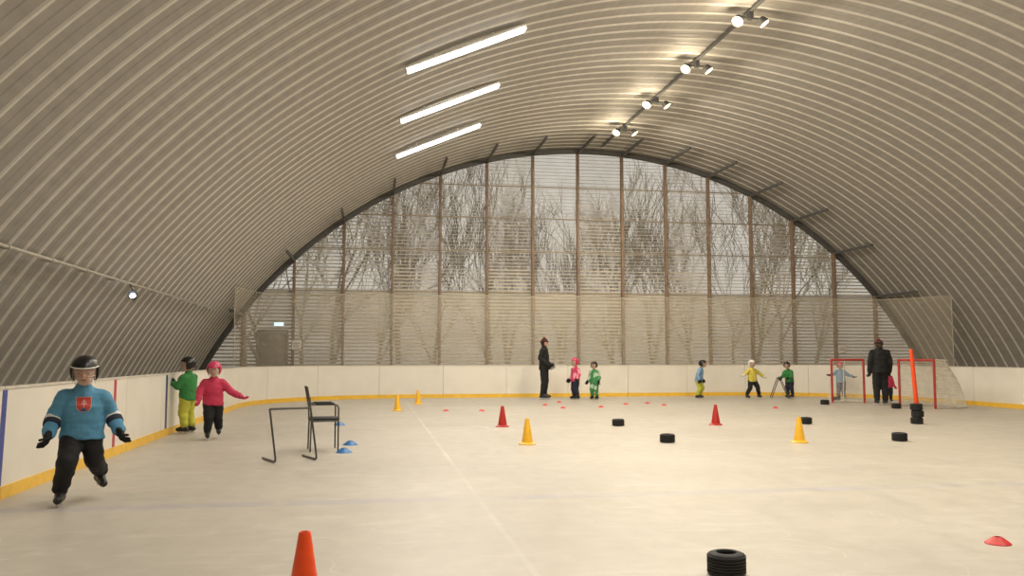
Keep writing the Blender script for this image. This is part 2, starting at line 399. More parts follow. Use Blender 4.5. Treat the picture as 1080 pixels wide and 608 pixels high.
# ------------------------------------------------------------ ceiling lights
m_tube = mat("fluorescent_tube", (255, 253, 250), emit=8); m_house = mat("lamp_housing_white", (225, 223, 216), .5)
def strip_lamp(y, energy):
    X = 1.7; r0 = R-.17; a = math.asin((X-CX)/r0); z = ZC+r0*math.cos(a)
    root = empty("strip_light", "long white fluorescent strip light on the vault", "light", (X, y, z), group="fluorescent strips on the vault")
    root.rotation_euler = (0, a, 0)
    mb = MB(); mb.box((0, 0, .03), (2.46, .22, .04)); mb.box((-1.24, 0, 0), (.02, .22, .09)); mb.box((1.24, 0, 0), (.02, .22, .09)); mb.box((-.6, 0, .08), (.05, .05, .08)); mb.box((.6, 0, .08), (.05, .05, .08))
    mesh_obj("lamp_housing", mb, m_house, parent=root, bevel=.006)
    for o_ in (-.055, .055):
        mb = MB(); mb.cap((-1.19, o_, -.02), (1.19, o_, -.02), .038, .038, 10); mesh_obj("light_tube", mb, m_tube, parent=root)
    ld = bpy.data.lights.new("strip_lamp", 'AREA'); ld.shape = 'RECTANGLE'; ld.size = 2.4; ld.size_y = .2; ld.energy = energy; ld.color = (1, .93, .82)
    lo = bpy.data.objects.new("strip_lamp", ld); COL.objects.link(lo); lo.parent = root; lo.location = (0, 0, -.09)
for i in range(-4, 3): strip_lamp(15.8+3.5*i, 180)
m_lens = mat("flood_lens", (255, 228, 176), emit=9)
def flood(y, energy):
    root = empty("floodlight", "twin halogen floodlight on the roof ridge", "light", (7.57, y, 8.18), group="floodlights on the roof ridge")
    mb = MB(); mb.tube([(-.3, 0, .04), (.3, 0, .04)], .02); mb.box((0, 0, .09), (.1, .1, .16)); mesh_obj("bracket", mb, m_dark, parent=root)
    for sx in (-1, 1):
        mb = MB(); mb.M = Matrix.Translation((sx*.27, 0, -.02)) @ Matrix.Rotation(sx*math.radians(-35), 4, 'Y') @ Matrix.Rotation(math.radians(-24 if sx < 0 else -12), 4, 'X')
        mb.lathe([(.05, .1), (.08, .08), (.12, -.04), (.13, -.06), (.115, -.06), (.08, .02)], seg=20)
        mesh_obj("lamp_housing", mb, m_dark, parent=root)
        M0 = mb.M; mb = MB(); mb.M = M0; mb.lathe([(.108, -.05), (.10, -.062), (.05, -.07), (.001, -.072)], seg=20)
        mesh_obj("lens", mb, m_lens, parent=root)
        ld = bpy.data.lights.new("flood_lamp", 'SPOT'); ld.energy = energy; ld.spot_size = math.radians(170); ld.spot_blend = .4; ld.shadow_soft_size = .12; ld.color = (1, .87, .68)
        lo = bpy.data.objects.new("flood_lamp", ld); COL.objects.link(lo); lo.parent = root; lo.location = (sx*.30, 0, -.14); lo.rotation_euler = (0, sx*math.radians(-28), 0)
    ld = bpy.data.lights.new("flood_glow", 'POINT'); ld.energy = 55; ld.shadow_soft_size = .15; ld.color = (1, .83, .58)
    lo = bpy.data.objects.new("flood_glow", ld); COL.objects.link(lo); lo.parent = root; lo.location = (-.3, -.12, -.3)
for i in range(-4, 4): flood(16+2.94*i, 245)
root = mesh_obj("cable_tray", MB().box((0, 0, 0), (.08, 30, .03)), m_steel, label="dark metal cable tray along the roof ridge", cat="cable tray", loc=(7.57, 12.5, 8.36))
# ------------------------------------------------------------ world
w = bpy.data.worlds.new("World"); sc.world = w; w.use_nodes = True; nt = w.node_tree; bg = nt.nodes['Background']
sky = nt.nodes.new('ShaderNodeTexSky'); sky.sky_type = 'HOSEK_WILKIE'; sky.turbidity = 9; sky.sun_direction = (.2, .5, .8)
mx = nt.nodes.new('ShaderNodeMix'); mx.data_type = 'RGBA'; mx.inputs[0].default_value = .92; nt.links.new(sky.outputs[0], mx.inputs[6]); mx.inputs[7].default_value = (.80, .76, .69, 1)
nt.links.new(mx.outputs[2], bg.inputs[0]); bg.inputs[1].default_value = .86
# ------------------------------------------------------------ trees
m_bark = mat("tree_bark", (118, 106, 92), .9, var=.2)
def tree_mesh(seed):
    rn = random.Random(seed); mb = MB()
    def br(p, d, L_, r, dep):
        n = 3; pts = [p]; rs = [r]; q = p; dd = d
        for i in range(n):
            dd = (dd+Vector((rn.uniform(-.16, .16), rn.uniform(-.16, .16), rn.uniform(-.02, .12)))).normalized(); q = q+dd*L_/n
            pts.append(q); rs.append(r*(1-.45*(i+1)/n))
        mb.tube(pts, rs, 5 if dep > 3 else 3)
        if dep == 0: return
        kids = 4 if dep == 5 else 3
        for i in range(kids):
            t = rn.uniform(.25, 1) if i else 1; k = min(n, max(1, int(round(t*n)))); b = pts[k]
            an = rn.uniform(0, 6.28); sp = rn.uniform(.25, .62)
            u, v2 = frame(dd); nd = (dd*math.cos(sp)+(u*math.cos(an)+v2*math.sin(an))*math.sin(sp)+Vector((0, 0, .25))).normalized()
            br(b, nd, L_*rn.uniform(.70, .90), max(.010, rs[k]*.64), dep-1)
    br(Vector((0, 0, -.3)), Vector((rn.uniform(-.08, .08), 0, 1)).normalized(), 2.8, .10, 5)
    return mb
protos = []
for k in range(5):
    o = mesh_obj("bare_tree", tree_mesh(k+3), m_bark, label="bare leafless tree outside the gable glazing", cat="tree", group="bare trees outside", smooth=0)
    protos.append(o)
rn = random.Random(5)
NT = 20
tp = [(-6.5+28*((i*0.618) % 1), 32.5+2.2*(i % 5)+rn.uniform(-.8, .8)) for i in range(NT)]
for i, (x, y) in enumerate(tp):
    if i < 5: protos[i].location = (x, y, 0)
    else:
        c = clone(protos[i % 5], (x, y, 0), rn.uniform(0, 6.28)); s_ = rn.uniform(.95, 1.25); c.scale = (s_, s_, s_)
# ------------------------------------------------------------ small training kit
m_yel = mat("yellow_plastic", (238, 184, 50), .4, var=.05); m_red = mat("red_plastic", (176, 42, 34), .4, var=.05)
m_org = mat("orange_red_plastic", (248, 84, 34), .4, var=.05); m_rub = mat("black_rubber", (28, 28, 29), .7, var=.2, bump=.3); m_blu = mat("blue_plastic", (50, 110, 170), .4)
m_mag = mat("red_pink_plastic", (200, 50, 52), .4)
def cone(loc, m, label, grp, H=.38):
    k = H/.38
    root = empty("training_cone", label, "cone", loc, random.uniform(0, 1), group=grp)
    mb = MB(); mb.lathe([(.085*k, .03), (.03*k, H-.01), (.026*k, H), (.018*k, H), (.02*k, H-.02), (.075*k, .03)], closed=True); mesh_obj("cone_body", mb, m, parent=root)
    mb = MB(); mb.lathe([(.13*k, 0), (.13*k, .012), (.115*k, .02), (.09*k, .032), (.08*k, .034), (.07*k, .034), (.07*k, 0)], closed=True); mesh_obj("cone_base", mb, m, parent=root)
    return root
cy = cone(W(2.28, 12.56), m_yel, "yellow plastic training cone standing on the ice", "yellow training cones")
for x, y in ((6.39, 12.17), (.61, 20.76), (1.25, 23.53)): clone(cy, W(x, y))
crd = cone(W(2.39, 15.73), m_red, "dark red plastic training cone standing on the ice", "red training cones"); clone(crd, W(6.45, 15.51))
cone(W(-.33, 4.59), m_org, "bright orange-red training cone standing on the ice", None, .40)
def saucer(loc, m, label, k=1.):
    mb = MB(); mb.lathe([(.10*k, 0), (.10*k, .006), (.035*k, .055*k), (.022*k, .055*k), (.085*k, 0)], closed=True)
    return mesh_obj("marker_disc", mb, m, label=label, cat="marker disc", loc=loc, group="flat marker discs on the ice")
saucer(W(4.31, 5.43), m_mag, "bright red flat marker disc on the ice", .85)
b0 = saucer(W(-.59, 16.55), m_blu, "blue flat marker disc beside the chair", 1.1)
for x, y in ((-.36, 11.9), (-.30, 12.9)): clone(b0, W(x, y))
r0 = saucer(W(2.58, 20.25), m_mag, "small red flat marker disc on the ice", .75)
for x, y in ((1.74, 20.39), (4.53, 22.31), (5.20, 23.60), (5.77, 21.26), (6.77, 22.39), (7.49, 22.74), (7.63, 21.80), (9.97, 20.17), (4.73, 21.03)): clone(r0, W(x, y))
def tyre(loc):
    mb = MB(); p_ = [(.062, .0), (.085, -.0), (.105, .008)]
    for k in range(6):
        z = .014+k*.0175; p_ += [(.115, z), (.115, z+.011), (.108, z+.013), (.108, z+.016)]
    p_ += [(.105, .122), (.085, .13), (.062, .13), (.058, .118), (.075, .10), (.085, .065), (.075, .03), (.058, .012)]
    return mesh_obj("rubber_tyre", mb.lathe(p_, seg=36, closed=True), m_rub, label="small black rubber tyre lying on the ice", cat="tyre", loc=loc, group="small black tyres on the ice", smooth=50)
t0 = tyre(W(2.11, 4.95))
for x, y in ((4.42, 12.49), (4.56, 15.59), (8.25, 15.44), (8.02, 12.13), (13.28, 23.05), (12.9, 19.6), (12.05, 21.5)): clone(t0, W(x, y))
for k in range(3): clone(t0, (10.36+(.02 if k == 1 else 0), 15.10, k*.131), label="black rubber tyre in a stack of three")
r = empty("training_pole", "tall orange leaning training pole by the goal", "pole", W(13.34, 19.42))
mb = MB(); mb.M = Matrix.Rotation(math.radians(-4), 4, 'Y'); mb.cap((0, 0, .07), (0, 0, 1.44), .055, .045); mesh_obj("pole", mb, m_org, parent=r)
mb = MB(); mb.lathe([(.13, 0), (.13, .03), (.08, .06), (.05, .08), (.001, .08)]); mesh_obj("base", mb, m_rub, parent=r)
# goals
m_gred = mat("red_goal_paint", (170, 48, 42), .4); m_gnet = mat("white_goal_net", (225, 219, 205), .8)
def goal(loc, yaw, Wd=1.25, H=1.2, D=.75, label="red steel hockey goal with white net on the ice", nt_=.007):
    root = empty("hockey_goal", label, "hockey goal", loc, yaw, group="red hockey goals")
    h = Wd/2
    for sx in (-h, h):
        mb = MB(); mb.cap((sx, 0, .03), (sx, 0, H), .03, .03); mesh_obj("goal_post", mb, m_gred, parent=root)
    mb = MB(); mb.cap((-h, 0, H), (h, 0, H), .03, .03); mesh_obj("crossbar", mb, m_gred, parent=root)
    def U(z, w, d): return [(-h, 0, z)]+[(-h-w+.25*(1-math.cos(t)), d-.25+.25*math.sin(t), z) for t in [i*math.pi/12 for i in range(7)]]+[(h+w-.25*(1-math.cos(t)), d-.25+.25*math.sin(t), z) for t in [(6-i)*math.pi/12 for i in range(7)]]+[(h, 0, z)]
    bot = U(.03, .05, D); top = U(H, -.05, D*.5)
    mb = MB(); mb.tube(bot, .022); mesh_obj("base_frame", mb, mat("goal_base_white", (205, 200, 190), .5), parent=root)
    mb = MB(); mb.tube(top, .016); mesh_obj("top_frame", mb, m_gnet, parent=root)
    mb = MB(); mb.tube([(0, D*.5, H), (0, D*.7, H-.2), (0, D, .03)], .016); mesh_obj("back_brace", mb, m_gnet, parent=root)
    mb = MB()
    def lerp(P, t):
        c_ = [0]
        for a, b in zip(P, P[1:]): c_.append(c_[-1]+(Vector(b)-Vector(a)).length)
        s_ = t*c_[-1]
        for i in range(len(P)-1):
            if c_[i+1] >= s_-1e-9: return Vector(P[i]).lerp(Vector(P[i+1]), (s_-c_[i])/max(1e-9, c_[i+1]-c_[i]))
    n = 44; B = lambda i, t: lerp(bot, i/n).lerp(lerp(top, i/n), t)+Vector((0, .16*math.sin(math.pi*t)*math.sin(math.pi*i/n), 0))
    for i in range(n+1): mb.tube([B(i, t/5) for t in range(6)], nt_, 3)
    for j in range(1, 20): mb.tube([B(i, j/20) for i in range(n+1)], nt_, 3)
    for i in range(1, 18):
        x = -h+Wd*i/18; mb.tube([(x, 0, H), (x, D*.47, H)], nt_, 3)
    for j in range(1, 6): mb.tube([(-h, .08*j, H), (h, .08*j, H)], nt_, 3)
    mesh_obj("goal_net", mb, m_gnet, parent=root, smooth=0)
goal(W(13.6, 19.78), math.radians(-80), Wd=1.15, D=1.1, nt_=.009); goal(W(13.08, 22.07), math.radians(-15), Wd=.86, D=.5, label="narrow red steel goal frame with light net", nt_=.003)
# ------------------------------------------------------------ chairs
m_chrome = mat("worn_steel_tube", (84, 82, 79), .4, .5); m_blk = mat("black_upholstery", (28, 27, 27), .6, bump=.3)
r = empty("walking_frame", "thin bent-tube steel walking frame with floor runners", "walking frame", W(-.91, 10.95), math.radians(24))
for sx in (-.26, .26):
    mb = MB(); mb.tube([(sx, .5, .015), (sx, .25, .015), (sx, .03, .015), (sx, 0, .03), (sx, .0, .06), (sx-.04, .1, .58), (sx-.045, .12, .65)]+([(sx-.05, .14, .78)] if sx > 0 else []), .013, 8)
    mesh_obj("side_leg", mb, m_chrome, parent=r)
mb = MB(); mb.tube([(-.305, .12, .65), (.215, .12, .65)], .014); mesh_obj("handle_bar", mb, m_chrome, parent=r)
r = empty("chair", "slim black steel-framed chair with thin armrests", "chair", W(-.65, 12.14), math.radians(8))
for sy in (-.21, .21):
    mb = MB(); mb.tube([(-.19, sy, .012), (-.18, sy, .4), (-.19, sy, .6), (-.24, sy, .88)], .011); mesh_obj("back_leg", mb, m_chrome, parent=r)
    mb = MB(); mb.tube([(.18, sy, .012), (.18, sy, .3), (.18, sy, .60), (.16, sy, .635), (.12, sy, .645), (-.19, sy, .645)], .011); mesh_obj("front_leg", mb, m_chrome, parent=r)
    mb = MB(); mb.box((0, sy, .655), (.26, .035, .016)); mesh_obj("armrest", mb, m_blk, parent=r, bevel=.006)
    mb = MB(); mb.tube([(-.18, sy, .42), (.18, sy, .42)], .01); mesh_obj("seat_rail", mb, m_chrome, parent=r)
mb = MB(); mb.box((.0, 0, .445), (.40, .40, .032)); mesh_obj("seat", mb, m_blk, parent=r, bevel=.012)
mb = MB(); mb.M = Matrix.Translation((-.225, 0, .79)) @ Matrix.Rotation(math.radians(-10), 4, 'Y'); mb.box((0, 0, 0), (.025, .40, .20)); mesh_obj("backrest", mb, m_blk, parent=r, bevel=.01)
r = empty("skating_aid", "small tubular skating support frame held by a child", "skating aid", W(12.47, 24.88), math.radians(70))
for sx in (-.22, .22):
    mb = MB(); mb.tube([(sx, -.28, .02), (sx, -.25, .02), (sx, 0, .62), (sx, .05, .64), (sx, .28, .02)], .014); mesh_obj("side_frame", mb, m_chrome, parent=r)
mb = MB(); mb.tube([(-.22, .02, .64), (.22, .02, .64)], .016); mesh_obj("handle_bar", mb, m_chrome, parent=r)
mb = MB(); mb.tube([(-.22, -.13, .3), (.22, -.13, .3)], .012); mesh_obj("cross_tube", mb, m_chrome, parent=r)
# ------------------------------------------------------------ people
m_skin = mat("skin", (214, 168, 142), .5, var=.05); m_eye = mat("eye_dark", (40, 30, 28), .2); m_lip = mat("lips", (176, 96, 88), .5)
m_blade = mat("skate_steel", (190, 190, 195), .25, .9); m_boot = mat("skate_boot_black", (30, 30, 32), .45); m_wire = mat("cage_wire", (165, 162, 158), .3, .3)
def person(label, loc, yaw, H, kid, jc, pc, gc, hc, pose=None, gear='helmet', vox=.018, hyaw=0, hpitch=0, lean=(0, 0), boot=None, bulk=.0, slim=1., band_=None):
    if kid:
        J = dict(pelvis=(0, 0, .47), waist=(0, 0, .56), chest=(0, 0, .65), neck=(0, 0, .75), head=(0, -.012, .873),
                 sh=(.102, 0, .708), el=(.145, .01, .59), wr=(.16, -.05, .485), hip=(.052, 0, .445), kn=(.063, -.025, .27), an=(.07, .01, .10))
        hr = .084*H; k = 1.0; tw = 1.
    else:
        J = dict(pelvis=(0, 0, .52), waist=(0, 0, .60), chest=(0, 0, .72), neck=(0, 0, .83), head=(0, -.008, .905),
                 sh=(.104, 0, .785), el=(.14, .015, .645), wr=(.14, -.03, .51), hip=(.05, 0, .50), kn=(.058, -.012, .28), an=(.06, .01, .075))
        hr = .058*H; k = .82; tw = .86
    P = {}
    for n_, c_ in J.items():
        if n_ in ('sh', 'el', 'wr', 'hip', 'kn', 'an'):
            P[n_+'L'] = Vector(c_); P[n_+'R'] = Vector((-c_[0], c_[1], c_[2]))
        else: P[n_] = Vector(c_)
    pose = pose or {}
    pz = J['pelvis'][2]
    for n_ in P:
        if n_[:2] in ('wa', 'ch', 'ne', 'he', 'sh', 'el', 'wr'):
            t = (P[n_].z-pz)/.4; P[n_] += Vector((lean[0]*t, lean[1]*t, -.5*(lean[0]**2+lean[1]**2)*max(0, t)))
    for n_, c_ in pose.items(): P[n_] = Vector(c_)
    for n_ in P: P[n_] = P[n_]*H
    root = empty("person", label, "person", loc, yaw)
    MH = Matrix.Translation(P['head']) @ Matrix.Rotation(hyaw, 4, 'Z') @ Matrix.Rotation(hpitch, 4, 'X')
    def fill(mb, g, which):
        q = H*k; cl = which != 'body'; ga = g*.6 if cl else g
        if which in ('body', 'top'):
            mb.ell(P['chest'], (.094*H*tw*1.05+g, .066*H*tw+g, .10*H+g)); mb.ell(P['waist'], (.08*H*tw+g, .062*H*tw+g, .09*H+g))
            mb.cap(P['shL'], P['shR'], .038*q+ga, .038*q+ga); mb.cap(P['chest'], P['waist'], .065*H*tw+g, .065*H*tw+g)
            if not cl:
                mb.cap(P['waist'], P['pelvis'], .068*H*tw+g, .072*H*tw+g)
                mb.cap(P['hipL']+Vector((0, 0, .02*H)), P['hipR']+Vector((0, 0, .02*H)), .055*q+g, .055*q+g)
            else:
                c0 = P['pelvis']-Vector((0, 0, .045*H)); c1 = P['waist']; c2_ = P['chest']
                rs = []
                for cc, rx, ry in ((c0, .108*H*tw+g, .082*H*tw+g), (c0.lerp(c1, .3), .105*H*tw+g, .08*H*tw+g), (c1, .10*H*tw+g, .074*H*tw+g), (c2_, .098*H*tw+g, .070*H*tw+g)):
                    rs.append([cc+Vector((rx*math.cos(2*math.pi*j/24), ry*math.sin(2*math.pi*j/24), 0)) for j in range(24)])
                mb.rings(rs)
                mb.cap(P['neck']-Vector((0, 0, .05*H)), P['neck']+Vector((0, 0, .008*H)), .058*q+g*.4, .046*q+g*.4)
            for s_ in 'LR':
                mb.cap(P['sh'+s_], P['el'+s_], .038*q+ga, .033*q+ga); mb.cap(P['el'+s_], P['wr'+s_], .033*q+ga, (.028 if cl else .022)*q+ga*.8)
            if not cl: mb.cap(P['neck']-Vector((0, 0, .05*H)), P['neck'], .045*q, .032*q)
        if which in ('body', 'legs'):
            mb.cap(P['hipL'], P['hipR'], .060*q+g, .060*q+g); mb.cap(P['pelvis'], P['pelvis']+Vector((0, 0, .05*H)), .068*H*tw+g*.6, .065*H*tw+g*.4)
            e = slim if cl else 1
            for s_ in 'LR':
                mb.cap(P['hip'+s_], P['kn'+s_], (.060*q+g)*e, ((.046 if cl else .042)*q+g)*e); mb.cap(P['kn'+s_], P['an'+s_]+Vector((0, 0, .02*H)), ((.046 if cl else .042)*q+g)*e, ((.037 if cl else .028)*q+g*.8)*e)
    mb = MB(); fill(mb, 0, 'body'); mb.cap(P['neck'], P['head'], .034*H*k, .034*H*k)
    mb.M = MH; mb.ell((0, 0, .1*hr), (.82*hr, .92*hr, 1.0*hr)); mb.ell((0, -.22*hr, -.5*hr), (.56*hr, .6*hr, .52*hr))
    mb.ell((0, -.88*hr, -.14*hr), (.13*hr, .22*hr, .2*hr)); mb.ell((0, -.80*hr, .02*hr), (.09*hr, .14*hr, .25*hr))
    for sx in (-1, 1): mb.ell((sx*.84*hr, .03*hr, -.05*hr), (.1*hr, .18*hr, .26*hr))
    mb.M = Matrix.Identity(4)
    for s_ in 'LR': mb.ell(P['wr'+s_], (.02*H, .02*H, .03*H))
    mesh_obj("body", mb, m_skin, parent=root, remesh=min(vox*.8, .011), sm_it=3)
    for sx in (-1, 1):
        mb = MB(); mb.M = MH; mb.ell((sx*.31*hr, -.80*hr, .02*hr), (.11*hr, .07*hr, .06*hr), 10, 6); mesh_obj("eye", mb, m_eye, parent=root)
    mb = MB(); mb.M = MH; mb.ell((0, -.80*hr, -.50*hr), (.2*hr, .06*hr, .05*hr), 10, 6); mesh_obj("mouth", mb, m_lip, parent=root)
    mb = MB(); fill(mb, .014*H*k+.006+bulk, 'top'); jk = mesh_obj("jacket", mb, jc, parent=root, remesh=vox, sm_it=2, folds=.010)
    mb = MB(); fill(mb, .009*H*k+.006+bulk*.4, 'legs'); mesh_obj("trousers", mb, pc, parent=root, remesh=vox, sm_it=3, folds=.010)
    for s_, sx in (('L', 1), ('R', -1)):
        w_ = P['wr'+s_]; d = (w_-P['el'+s_]).normalized(); q = (.118 if kid else .10)*H
        side = Vector((0, -1, 0)); side = (side-d*side.dot(d)).normalized(); nrm = d.cross(side)*sx
        mb = MB(); ct = w_+d*.34*q
        mb.cap(w_-d*.25*q, w_, .27*q+bulk*.4, .26*q); mb.cap(w_, w_+d*.22*q, .24*q, .25*q)
        for f_ in (-.22, 0, .22): mb.cap(ct-d*.15*q+side*f_*q, ct+d*.12*q+side*f_*q, .18*q, .16*q)
        for i, (o, l) in enumerate(((.33, .34), (.11, .42), (-.11, .38), (-.33, .28))):
            a = ct+d*.16*q+side*o*q; b = a+d*l*.55*q-nrm*.08*q+side*o*.1*q; e_ = b+d*l*.4*q-nrm*.24*q
            mb.cap(a, b, .095*q, .09*q, 8); mb.cap(b, e_, .09*q, .075*q, 8)
        a = w_+d*.12*q+side*.22*q; b = a+side*.24*q+d*.18*q; mb.cap(a, b, .12*q, .10*q, 8); mb.cap(b, b+d*.20*q+side*.03*q-nrm*.08*q, .10*q, .085*q, 8)
        mesh_obj("glove", mb, gc, parent=root, remesh=max(.005, vox*.4), sm_it=1)
    for s_ in 'LR':
        an = P['an'+s_]; t = Vector(pose.get('ft'+s_, (0, -1, 0))).normalized()
        q = .16*H*(1 if kid else .88); z0 = max(an.z-.062*H*(1 if kid else .85), .028*H)
        sole = Vector((an.x, an.y, z0))
        mb = MB(); mb.cap(an+Vector((0, 0, .02*H)), sole+Vector((0, 0, .03*H)), .034*H*k+.004, .034*H*k)
        mb.cap(sole-t*.22*q+Vector((0, 0, .022*H)), sole+t*.60*q+Vector((0, 0, .018*H)), .028*H*k+.003, .025*H*k+.003)
        mb.cap(sole+t*.1*q+Vector((0, 0, .045*H)), sole+t*.5*q+Vector((0, 0, .02*H)), .032*H*k, .026*H*k)
        sk = mesh_obj("skate", mb, boot or m_boot, parent=root, remesh=vox*.7, sm_it=2)
        a = math.atan2(t.y, t.x); M0 = Matrix.Translation((sole.x+t.x*.15*q, sole.y+t.y*.15*q, 0)) @ Matrix.Rotation(a, 4, 'Z')
        hb = max(.02, .028*H)
        mb = MB(); mb.M = M0; mb.box((-.3*q, 0, z0-hb*.25), (.2*q, .022, hb*.9)); mb.box((.3*q, 0, z0-hb*.25), (.2*q, .022, hb*.9)); mb.box((0, 0, z0-hb*.6), (.9*q, .014, hb*.3))
        mesh_obj("blade_holder", mb, mat("holder_white", (200, 200, 198), .5), parent=sk, smooth=0, bevel=.002)
        mb = MB(); mb.M = M0; mb.box((0, 0, z0-hb*.82), (1.0*q, .006, hb*.34))
        mesh_obj("blade", mb, m_blade, parent=sk, smooth=0, bevel=.001)
    if gear == 'helmet':
        mb = MB(); mb.M = MH
        kp = lambda x, y, z: (z > .30) or (y > -.05 and z > -.5) or (y > -.35 and z > -.62 and abs(x) > .75)
        mb.ell((0, .02*hr, .12*hr), (1.0*hr, 1.14*hr, 1.1*hr), 36, 26, keep=kp)
        he = mesh_obj("helmet", mb, hc, parent=root, solid=.018*H/1.2, smooth=40)
        for xx in (-.4, 0, .4):
            mb = MB(); mb.M = MH; pts = []
            for i in range(11):
                a = math.radians(25+i*13); rr_ = math.sqrt(max(0, 1-(xx)**2))
                pts.append((xx*hr, .02*hr-1.16*hr*rr_*math.cos(a), .12*hr+1.12*hr*rr_*math.sin(a)))
            mb.tube(pts, .05*hr, 6); mesh_obj("helmet_ridge", mb, hc, parent=he)
        if band_:
            mb = MB(); mb.M = MH
            mb.tube([(.98*hr*math.sin(D(t)), .02*hr-1.12*hr*math.cos(D(t)), .50*hr) for t in range(-80, 81, 10)], .065*hr, 6); mesh_obj("helmet_band", mb, band_, parent=he)
        mb = MB(); mb.M = MH
        def cp_(az, z): return (1.0*hr*math.sin(az)*.92, -1.14*hr*math.cos(az)*(1-.10*abs(z/hr+.2)), z)
        for z in [(-.78+.21*i)*hr for i in range(6)]:
            lim = 60 if z > -.6*hr else 42
            mb.tube([cp_(math.radians(-lim+2*lim*i/10), z) for i in range(11)], .02*hr, 4)
        for az in range(-60, 61, 20):
            mb.tube([cp_(math.radians(az), (-.78+.14*i)*hr) for i in range(9)], .018*hr, 4)
        mesh_obj("face_cage", mb, m_wire, parent=he)
    else:
        mb = MB(); mb.M = MH; mb.ell((0, .04*hr, .12*hr), (.93*hr, 1.0*hr, 1.2*hr), 30, 20, keep=lambda x, y, z: z > .12 or (y > .2 and z > -.1))
        he = mesh_obj("knitted_hat", mb, hc, parent=root, solid=.012)
        mb = MB(); mb.M = MH; mb.tube([(.93*hr*math.cos(i*math.pi/12), .04*hr+1.0*hr*math.sin(i*math.pi/12), .36*hr) for i in range(24)], .12*hr, 8, closed=True); mesh_obj("hat_cuff", mb, hc, parent=he)
        mb = MB(); mb.M = MH; rn_ = random.Random(2)
        mb.ell((0, .04*hr, 1.46*hr), (.30*hr, .30*hr, .28*hr))
        for i in range(60):
            d = Vector((rn_.gauss(0, 1), rn_.gauss(0, 1), rn_.gauss(0, 1))).normalized(); c_ = Vector((0, .04*hr, 1.46*hr)); mb.tube([c_+d*.2*hr, c_+d*.36*hr], [.05*hr, .02*hr], 4)
        mesh_obj("pompom", mb, gear, parent=he)
        mb = MB(); mb.M = MH; mb.tube([(.945*hr*math.cos(i*math.pi/12), .04*hr+1.02*hr*math.sin(i*math.pi/12), .62*hr) for i in range(24)], .09*hr, 8, closed=True); mesh_obj("hat_stripe", mb, gear, parent=he)
        mb = MB(); mb.M = MH; mb.ell((0, .08*hr, .02*hr), (.88*hr, .94*hr, .95*hr), 24, 16, keep=lambda x, y, z: y > .1 and z > -.7)
        mesh_obj("hair", mb, mat("brown_hair", (60, 44, 34), .7), parent=root, solid=.008)
    return root, jk, P
def cloth(n, c): return mat("cloth_"+n, c, .85, var=.12, scale=9, bump=.6, dist=.03)
def pattern(n, c1, c2, sc_=9):
    m = bpy.data.materials.new("cloth_"+n); m.use_nodes = True; nt = m.node_tree; N = nt.nodes; L = nt.links; p = N['Principled BSDF']
    tc = N.new('ShaderNodeTexCoord'); v = N.new('ShaderNodeTexVoronoi'); v.inputs['Scale'].default_value = sc_; L.new(tc.outputs['Object'], v.inputs['Vector'])
    r = N.new('ShaderNodeValToRGB'); r.color_ramp.interpolation = 'CONSTANT'; r.color_ramp.elements[1].position = .66
    r.color_ramp.elements[0].color = lin(c1); r.color_ramp.elements[1].color = lin(c2)
    s_ = N.new('ShaderNodeSeparateColor'); L.new(v.outputs['Color'], s_.inputs[0]); L.new(s_.outputs[0], r.inputs[0]); L.new(r.outputs[0], p.inputs['Base Color']); p.inputs['Roughness'].default_value = .85
    return m
D = math.radians
mblack = cloth("black", (22, 22, 25)); mpink = cloth("pink", (196, 58, 90)); mgreen = cloth("green", (50, 122, 62)); mlime = cloth("lime", (184, 184, 70))
mblue = cloth("sky_blue", (84, 144, 180)); myel = cloth("yellow", (208, 192, 80)); mpale = cloth("pale_blue", (120, 155, 188)); mnavy = cloth("navy", (36, 40, 58)); mwhite = cloth("white", (215, 214, 210))
mpinkp = pattern("pink_pattern", (196, 60, 96), (226, 150, 165)); mgreenp = pattern("green_pattern", (60, 132, 78), (170, 190, 165))
hblk = mat("helmet_black", (22, 22, 24), .3); hpink = mat("helmet_pink", (200, 60, 100), .3); hwht = mat("helmet_white", (215, 215, 210), .3)
ro, jk, P = person("child skating in sky-blue crest jersey, black helmet and trousers", W(-2.54, 8.2), D(18), 1.34, True, mblue, mblack, mblack, hblk,
    dict(shL=(.113, -.05, .695), shR=(-.113, -.05, .70), elR=(-.17, -.01, .575), wrR=(-.195, -.10, .475), elL=(.175, .01, .58), wrL=(.215, -.08, .48), knR=(-.085, -.15, .285), anR=(-.115, -.06, .095), knL=(.075, -.03, .285), anL=(.12, .20, .17), ftL=(.25, -1, -.2), ftR=(-.15, -1, 0)),
    vox=.011, hyaw=D(-8), hpitch=D(12), bulk=.015, lean=(0, -.10), band_=hwht)
me = jk.data; bv = BVHTree.FromPolygons([v.co.copy() for v in me.vertices], [list(p.vertices) for p in me.polygons])
mb = MB(); nx, nz = 44, 48; Wc, Hc = .12, .135; zc = P['chest'].z+.01
def inside(x, z, k):
    x = abs(x)/(.5*k)
    z2 = z/k
    if z2 > .5: return False
    if z2 > -.05: return x < 1
    return x < math.sqrt(max(0, 1-((z2+.05)/.45)**2))
def ccol(x, z):
    if not inside(x, z, 1): return -1
    if not inside(x, z, .94): return 0
    if z < -.16 and z < -.32+.14*math.cos(x*9): return 2
    if abs(x) < .032 and z < .34: return 0
    if abs(z-.2) < .03 and abs(x) < .13: return 0
    if abs(z-.06) < .03 and abs(x) < .18: return 0
    return 1
idx = {}
def vid(i, j):
    if (i, j) not in idx:
        x = (i/nx-.5)*Wc; z = (j/nz-.5)*Hc+zc
        h, nn, _, _ = bv.ray_cast(Vector((x, -1, z)), Vector((0, 1, 0)))
        yv = h.y-.004 if h else -.1
        idx[(i, j)] = len(mb.v); mb.v.append(Vector((x, yv, z)))
    return idx[(i, j)]
